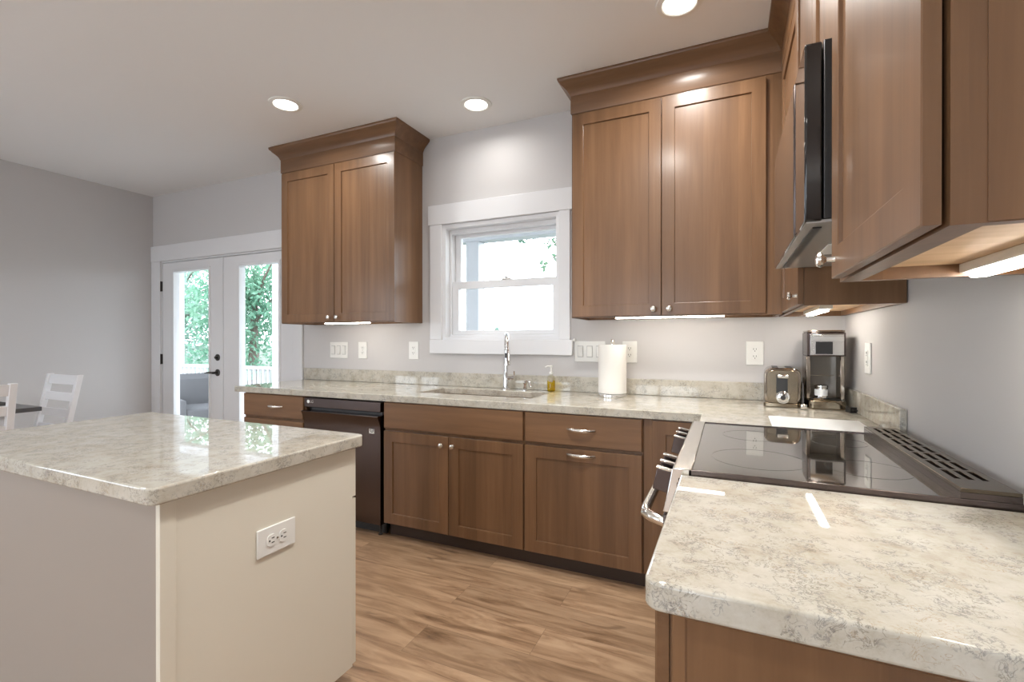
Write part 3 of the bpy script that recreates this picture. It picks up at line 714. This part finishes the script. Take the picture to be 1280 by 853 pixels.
obj('sticker', xf(lathe(bmesh.new(), [(.0274, .014), (.0274, .044)], None, 24, cap=False), jm), 'sheet', t)

bm = xf(prism(bmesh.new(), rrect(-.158, .158, -.137, .137, .012), 0, .006, XY), local((-.232, -.765, H+.0005), math.radians(-1)))
tag(obj('cutting_board', bm, 'sheet', None, bevel=.002), 'thin white board lying on the corner worktop behind the stove top', 'board')

# ------------------------------------------------------------------ wall plates
def plate(o, u, v, w, h, label, cat, kind, group='white wall plates', gangs=1, name='wall_outlet'):
    mt = frame(o, u, v); t = thing(name, o, label, cat, group)
    bm = slab([-w/2, w/2], [-h/2, h/2], lambda a, b: True, 0, .006, XY)
    pl = obj('plate', xf(bm, mt), 'white', t, bevel=.0025)
    if kind == 'rocker':
        for g in range(gangs):
            cx = (g-(gangs-1)/2)*w/(gangs+.3)
            fr_ = obj('rocker_frame', xf(nb((cx-.0185, cx+.0185, -.036, .036, .006, .0075)), mt), 'plate_shade', pl)
            bm = prism(bmesh.new(), [(-.032, .0076), (.032, .0076), (.032, .0098), (0, .0125), (-.032, .0155)] if g % 2 else [(-.032, .0076), (.032, .0076), (.032, .0155), (0, .0125), (-.032, .0098)], cx-.0155, cx+.0155, lambda a, b, hh: (hh, a, b))
            obj('rocker', xf(bm, mt), 'white', pl, bevel=.001)
    else:
        if kind == 'decora':
            obj('insert', xf(nb((-.0175, .0175, -.0335, .0335, .006, .0085)), mt), 'white', pl, bevel=.001)
        for s in (-1, 1):
            c = s*.0195; r_ = mt @ Matrix.Translation((0, c, 0))
            if kind == 'duplex':
                rc = obj('receptacle', xf(prism(bmesh.new(), rrect(-.0165, .0165, -.0145, .0145, .012), .006, .0085, XY), r_), 'white', pl)
            else: rc = pl
            obj('slots', xf(nb((-.0075, -.005, -.001, .008, .0084, .009), (.005, .0075, -.001, .008, .0084, .009), (-.0022, .0022, -.0095, -.005, .0084, .009)), r_), 'slot', rc, smooth=False)
        if kind == 'duplex':
            obj('screw', xf(lathe(bmesh.new(), [(.003, .006), (.003, .007)], None, 10), mt), 'nickel', pl)
    return t
U, V = (1, 0, 0), (0, 0, 1)
plate((-3.388, -.001, 1.160), U, V, .185, .130, 'triple light switch on the backsplash wall left of the window', 'switch', 'rocker', gangs=3, name='light_switch')
plate((-3.143, -.001, 1.160), U, V, .085, .130, 'white outlet right beside the left triple switch', 'outlet', 'duplex')
plate((-2.660, -.001, 1.162), U, V, .085, .130, 'white outlet just left of the window casing', 'outlet', 'decora')
plate((-1.328, -.001, 1.168), U, V, .196, .130, 'triple light switch half behind the paper towel roll', 'switch', 'rocker', gangs=3, name='light_switch')
plate((-1.082, -.001, 1.168), U, V, .085, .130, 'white outlet immediately right of the paper towel roll', 'outlet', 'decora')
plate((-.410, -.001, 1.168), U, V, .085, .130, 'white outlet on the back wall above the toaster', 'outlet', 'decora')
hk = disc_w((-1.425, -.001, 1.240), (0, -1, 0), [(.006, 0), (.005, .008), (.0085, .011), (.010, .016), (.0085, .021), (.003, .024)], 16)
tag(obj('wall_hook', hk, 'white'), 'tiny white round hook on the wall at the window apron corner', 'hook')
plate((-.001, -.453, 1.163), (0, -1, 0), V, .085, .130, 'white outlet on the right side wall beyond the stove', 'outlet', 'decora')

# ------------------------------------------------------------------ island
IX = -1.712
t = thing('kitchen_island', (-2.3, -1.95, F), 'cream painted island cabinet with a greige near side', 'island')
obj('cabinet_box', nb((-2.86, IX-.013, -2.245, -1.655, F+.062, HB)), 'cream', t)
obj('toe_kick', nb((-2.84, IX-.014, -1.74, -1.728, F, F+.062)), 'cream', t)
obj('plinth', nb((-2.84, IX-.014, -2.245, -1.745, F, F+.062)), 'cream', t)
bm = slab([-2.260, -1.735, -1.652], [F+.001, F+.062, HB-.001], lambda y, z: not (y > -1.735 and z < F+.062), IX-.012, IX, YZ)
obj('end_panel', bm, 'cream', t, bevel=.0015)
obj('corner_post', nb((IX, IX+.004, -2.260, -2.225, F+.001, HB-.001)), 'cream', t, bevel=.001)
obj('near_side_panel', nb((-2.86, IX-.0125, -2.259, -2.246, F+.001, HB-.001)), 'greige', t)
for xa, xb in ((-2.85, -2.295), (-2.29, IX-.003)):
    for z0, z1 in ((.703, HB-.008), (.128, .695)):
        d = obj('drawer' if z0 > .6 else 'door', flat_front(frame((xb, -1.652, z0), (-1, 0, 0), (0, 0, 1)), xb-xa, z1-z0, .021), 'cream', t)
        if z0 > .6:
            b2 = tube(bmesh.new(), [((xa+xb)/2-.07, -1.631, .78), ((xa+xb)/2-.04, -1.607, .78), ((xa+xb)/2+.04, -1.607, .78), ((xa+xb)/2+.07, -1.631, .78)], .005, 8); obj('pull_handle', b2, 'nickel', d)
        else: knob((xb-.05 if xa < -2.5 else xa+.05, -1.631, .64), (0, 1, 0), d)
r = .022
bm = prism(bmesh.new(), rrect(-2.925, -1.687, -2.290, -1.618, r), HB, H, XY)
tag(obj('island_countertop', bm, 'quartz', None, bevel=.005, segs=3), 'speckled quartz island top reflecting the french doors', 'countertop')
plate((IX+.0005, -1.955, .680), (0, 0, -1), (0, 1, 0), .078, .125, 'white outlet set sideways on the cream island end', 'outlet', 'duplex')

# ------------------------------------------------------------------ ceiling lights
def can(x, y, label, power=1.0):
    t = thing('recessed_light', (x, y, CE), label, 'light', 'recessed ceiling lights')
    T_ = Matrix.Translation((x, y, CE))
    obj('trim_ring', lathe(bmesh.new(), [(.068, -.001), (.098, -.001), (.096, -.006), (.074, -.010), (.068, -.006), (.068, -.001)], T_, 36, cap=False), 'white', t)
    obj('lens', lathe(bmesh.new(), [(.069, -.001), (.069, -.006), (.03, -.008)], T_, 32), 'lens', t)
    l = bpy.data.lights.new('can_lamp', 'AREA'); l.shape = 'DISK'; l.size = .13; l.energy = CAN_POWER*power; l.color = CAN_COL; l.spread = math.radians(160)
    o = bpy.data.objects.new('can_lamp', l); COL.objects.link(o); o.location = (0, 0, -.014); o.parent = t
can(-3.034, -.806, 'leftmost of the three recessed ceiling lights', .75)
can(-1.962, -.319, 'recessed ceiling light above the window', .22)
can(-.736, -.733, 'recessed ceiling light at the top edge in front of the tall cabinets')
for x, y, p_ in ((-.95, -1.75, 1.75), (-1.15, -3.6, .7), (-4.3, -2.6, .5), (-1.2, -5.2, 1.6), (-3.2, -5.6, .8)):  # extra cans out of view, added only as fill light
    can(x, y, 'added unseen recessed ceiling light for fill', p_)

# ------------------------------------------------------------------ dining corner
tx1, ty1, tz = -4.67, -1.33, .80
t = thing('dining_table', (-5.2, -1.8, F), 'dark-topped dining table at the left edge of the photo', 'table')
obj('tabletop', nb((-5.72, tx1, -2.25, ty1, tz-.028, tz)), 'tabletop', t, bevel=.003)
obj('apron', slab([-5.60, -5.58, tx1-.20, tx1-.18], [-2.13, -2.11, ty1-.20, ty1-.18], lambda x, y: not (-5.58 < x < tx1-.20 and -2.11 < y < ty1-.20), tz-.07, tz-.0285, XY), 'chairwhite', t)
for x in (-5.655, tx1-.175):
    for y in (-2.185, ty1-.175):
        obj('leg', nb((x, x+.055, y, y+.055, F, tz-.0285)), 'chairwhite', t, bevel=.003)
def chair(loc, rz, label, hw=.195):
    """local: faces -y, back at y = 0"""
    m_ = Matrix.Translation(loc) @ Matrix.Rotation(rz, 4, 'Z')
    t = thing('dining_chair', loc, label, 'chair', 'white ladder-back dining chairs')
    L = lambda z: .10*max(0, (z-.42))/.52
    for s in (-1, 1):
        bm = bmesh.new()
        pr_ = [(-.018, 0.0), (.022, 0.0), (.012, .42), (L(.92)+.012, .92), (L(.92)-.022, .92), (-.024, .42)]
        x_ = s*hw; prism(bm, pr_, x_-.018, x_+.018, lambda a, b, h: (h, a, b)); obj('rear_post', xf(bm, m_), 'chairwhite', t, bevel=.003)
        bm = nb((x_-.018, x_+.018, -.35, -.314, 0, .42)); obj('leg', xf(bm, m_), 'chairwhite', t, bevel=.003)
    for z0, z1 in ((.845, .915), (.725, .785), (.610, .665), (.50, .55)):
        a0, a1 = L(z0), L(z1)
        bm = prism(bmesh.new(), [(a0-.012, z0), (a0+.004, z0), (a1+.004, z1), (a1-.012, z1)], -hw+.017, hw-.017, lambda a, b, h: (h, a, b))
        obj('slat', xf(bm, m_), 'chairwhite', t, bevel=.002)
    obj('seat', xf(prism(bmesh.new(), rrect(-.215, .215, -.365, -.026, .03), .421, .448, XY), m_), 'chairwhite', t, bevel=.005)
    return t
chair((-5.15, -1.105, F), 0, 'white ladder-back dining chair at the far side of the table, near the left wall', .212)
chair((-4.44-.095, -1.745, F), -PI/2, 'white dining chair cut by the left edge of the photo, in front of the table')
for i, (x, y, lb) in enumerate(((-5.12, -1.49, 'dark place mat at the right end of the dining table by the ladder-back chair'), (-5.50, -1.49, 'dark place mat farther left on the dining table'))):
    bm = prism(bmesh.new(), rrect(x-.2, x+.12, y-.14, y+.14, .03), tz+.0005, tz+.006, XY)
    tag(obj('place_mat', bm, 'mat_dark'), lb, 'place mat', 'place mats')

# ------------------------------------------------------------------ porch and garden
PZ = -.10
struct('porch_floor', nb((-13, 3.5, .16, 2.95, PZ-.12, PZ)), 'deck')
struct('porch_ceiling', nb((-13, 3.5, .16, 3.05, 2.70, 2.76)), 'porchceil')
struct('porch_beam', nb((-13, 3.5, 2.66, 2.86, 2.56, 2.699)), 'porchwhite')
for x, lb in ((-10.22, 'white square porch post seen through the left french door'), (-7.38, 'white square porch post seen through the right french door'), (-3.66, 'white square porch post seen through the kitchen window'), (-.2, 'white square porch post right of the window view')):
    t = thing('porch_post', (x, 2.76, PZ), lb, 'post', 'porch posts')
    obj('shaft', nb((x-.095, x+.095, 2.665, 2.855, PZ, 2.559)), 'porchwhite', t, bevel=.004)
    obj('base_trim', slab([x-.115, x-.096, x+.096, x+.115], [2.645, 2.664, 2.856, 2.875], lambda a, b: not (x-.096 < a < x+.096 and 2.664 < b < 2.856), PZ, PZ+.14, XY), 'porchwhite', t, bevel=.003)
def railing(xa, xb, label):
    t = thing('porch_railing', ((xa+xb)/2, 2.76, PZ), label, 'railing', 'porch railings')
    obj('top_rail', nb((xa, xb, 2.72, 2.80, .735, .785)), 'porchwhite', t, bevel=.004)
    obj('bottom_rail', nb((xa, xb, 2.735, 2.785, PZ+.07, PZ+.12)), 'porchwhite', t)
    n = max(2, int((xb-xa)/.115)); src = None
    for k in range(n):
        x = xa + (xb-xa)*(k+.5)/n
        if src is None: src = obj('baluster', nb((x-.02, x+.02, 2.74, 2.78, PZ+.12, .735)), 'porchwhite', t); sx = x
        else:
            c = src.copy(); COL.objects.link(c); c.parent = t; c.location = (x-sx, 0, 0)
railing(-10.103, -7.497, 'white porch railing between the two posts beyond the french doors')
railing(-12.9, -10.337, 'white porch railing left of the farthest post')
railing(-7.263, -3.777, 'white porch railing between french doors and kitchen window')
t = thing('porch_light', (-2.63, 2.0, 2.70), 'lit glass ceiling light on the porch seen at the window top', 'light')
T_ = Matrix.Translation((-2.63, 2.0, 2.70))
obj('canopy', lathe(bmesh.new(), [(.06, -.001), (.06, -.02), (.02, -.03), (.014, -.12)], T_, 20), 'nickel', t)
obj('glass_shade', lathe(bmesh.new(), [(.115, -.12), (.112, -.16), (.085, -.21), (.04, -.235), (.01, -.238)], T_, 24, cap=False), 'glass', t)
obj('bulb', lathe(bmesh.new(), [(.012, -.12), (.03, -.15), (.036, -.185), (.02, -.21), (.004, -.216)], T_, 16), mat('porch_bulb', (1, 1, 1), .5, emit=(1, .95, .88), estr=12), t)

t = thing('patio_chair', (-6.9, 1.25, PZ), 'grey upholstered patio chair on the porch behind the left french door', 'chair')
pm = Matrix.Translation((-6.93, 1.25, PZ)) @ Matrix.Rotation(math.radians(70), 4, 'Z')
obj('seat', xf(nb((-.33, .33, -.33, .33, .30, .46)), pm), 'patio', t, bevel=.03, segs=3)
bm = prism(bmesh.new(), [(.28, .30), (.36, .30), (.46, .86), (.40, .88), (.33, .80)], -.33, .33, lambda a, b, h: (h, a, b))
obj('backrest', xf(bm, pm), 'patio', t, bevel=.02, segs=3)
for s in (-1, 1):
    obj('arm', xf(nb((s*.36-.04, s*.36+.04, -.34, .36, .30, .58)), pm), 'patio', t, bevel=.02, segs=2)
    for yy in (-.30, .30):
        obj('leg', xf(nb((s*.34-.025, s*.34+.025, yy-.025, yy+.025, 0, .30)), pm), 'patiodark', t)

struct('ground', nb((-160, 120, .5, 200, -.75, -.55)), 'ground')
def leaves(bm, c, rad, n, size, rnd):
    for _ in range(n):
        while True:
            d = Vector((rnd.uniform(-1, 1), rnd.uniform(-1, 1), rnd.uniform(-1, 1)))
            if .25 < d.length < 1: break
        p = Vector(c) + Vector((d.x*rad[0], d.y*rad[1], d.z*rad[2]))
        a = Vector((rnd.gauss(0, 1), rnd.gauss(0, 1), rnd.gauss(0, 1))).normalized(); b = a.orthogonal().normalized()
        b = Matrix.Rotation(rnd.uniform(0, 6.28), 3, a) @ b; c2 = a.cross(b); s = size*rnd.uniform(.6, 1.3)
        v = [bm.verts.new(p + w) for w in (-b*s, c2*s*.45, b*s, -c2*s*.45)]; bm.faces.new(v)
def tree(x, y, h, rad, n, size, label, m='leaf', seed=1, ground=-.55):
    rnd = random.Random(seed); t = thing('garden_tree', (x, y, ground), label, 'tree', 'trees beyond the porch')
    bm = tube(bmesh.new(), [(x, y, ground), (x+.05, y, ground+h*.35), (x-.05, y+.1, ground+h*.7)], [.16, .12, .05], 8)
    for k in range(5):
        a = rnd.uniform(0, 6.28); z = ground+h*rnd.uniform(.3, .55); tube(bm, [(x, y, z), (x+math.cos(a)*rad*.5, y+math.sin(a)*rad*.5, z+h*.18), (x+math.cos(a)*rad*.85, y+math.sin(a)*rad*.85, z+h*.25)], [.06, .035, .015], 6)
    obj('trunk', bm, 'bark', t)
    bm = bmesh.new()
    for k in range(14):
        a = rnd.uniform(0, 6.28); rr = rad*rnd.uniform(.1, .75); zz = ground+h*rnd.uniform(.12, .9)
        leaves(bm, (x+rr*math.cos(a), y+rr*math.sin(a), zz), (rad*.5, rad*.5, h*.17), n//14, size, rnd)
    obj('foliage', bm, m, t, smooth=False)
tree(-17.2, 6.6, 5.6, 2.0, 7500, .085, 'leafy green tree filling the left french door glass', 'leaf_pale', 3)
tree(-23.5, 8.2, 6.5, 2.8, 7000, .10, 'pale tree farther left beyond the porch railing', 'leaf_pale', 4)
tree(-12.9, 6.4, 5.4, 1.9, 7500, .08, 'fresh green tree filling the right french door glass', 'leaf', 5)
tree(-18.6, 14.6, 8.5, 3.2, 6000, .13, 'taller tree standing behind the two front garden trees', 'leaf', 6)
# branch tree by the window
rnd = random.Random(11)
t = thing('yard_tree', (-1.2, 4.6, -.55), 'tree whose thin leafy branch hangs in at the window upper right', 'tree')
bm = tube(bmesh.new(), [(-1.2, 4.6, -.55), (-1.15, 4.6, 1.2), (-1.25, 4.55, 3.2), (-1.2, 4.6, 4.5)], [.14, .12, .09, .04], 8)
br = [Vector(p) for p in ((-1.22, 4.56, 2.2), (-1.9, 4.3, 2.62), (-2.6, 4.1, 2.66), (-3.0, 4.0, 2.74), (-3.4, 3.9, 2.84))]
tube(bm, br, [.035, .022, .014, .009, .005], 6)
tw = [[br[1], Vector((-2.35, 4.15, 2.42)), Vector((-2.75, 4.05, 2.30))], [br[2], Vector((-2.95, 4.0, 2.52)), Vector((-3.12, 3.95, 2.36))], [br[1], Vector((-2.2, 4.2, 2.25)), Vector((-2.6, 4.1, 1.95))]]
for w in tw: tube(bm, w, [.010, .006, .003], 5)
obj('trunk', bm, 'bark', t)
bm = bmesh.new()
for p in br[1:]: leaves(bm, p, (.16, .10, .10), 26, .05, rnd)
for w in tw: leaves(bm, w[-1], (.09, .08, .10), 14, .05, rnd); leaves(bm, w[1], (.08, .08, .06), 8, .05, rnd)
leaves(bm, (-1.2, 4.6, 4.6), (1.0, 1.0, .8), 500, .09, rnd)
obj('foliage', bm, 'leaf_dark', t, smooth=False)
# far things on the horizon
def conifer(x, y, h, r, label, seed):
    rnd = random.Random(seed); t = thing('far_conifer', (x, y, -.55), label, 'tree', 'far trees'); bm = bmesh.new()
    tube(bm, [(x, y, -.55), (x, y, -.55+h*.98)], [.2, .04], 6); obj('trunk', bm, 'bark', t); bm = bmesh.new()
    for k in range(9):
        f = k/9; leaves(bm, (x, y, -.55+h*(.12+.85*f)), (r*(1-f)+.1, r*(1-f)+.1, h*.07), 60, .35, rnd)
    obj('foliage', bm, 'leaf_pale', t, smooth=False)
conifer(-31.6, 60, 3.75, 1.5, 'pale conifer on the horizon left of the faucet', 21)
conifer(-36.2, 62, 2.9, 1.3, 'small far conifer at the left end of the window view', 22)
conifer(-28.3, 58, 2.8, .9, 'small far tree beside the pale building', 23)
t = thing('far_building', (-25, 67, -.55), 'long pale building low on the horizon behind the faucet', 'building')
obj('walls', nb((-28.9, -20.5, 64, 70, -.55, 2.5)), 'roofgrey', t)
bm = prism(bmesh.new(), [(63.6, 2.5), (70.4, 2.5), (67, 3.4)], -29.2, -20.2, lambda a, b, h: (h, a, b)); obj('roof', bm, 'roofgrey', t)
for k in range(4): obj('window', nb((-28.4+k*2.1, -27.4+k*2.1, 63.95, 64, .9, 1.9)), 'patiodark', t)
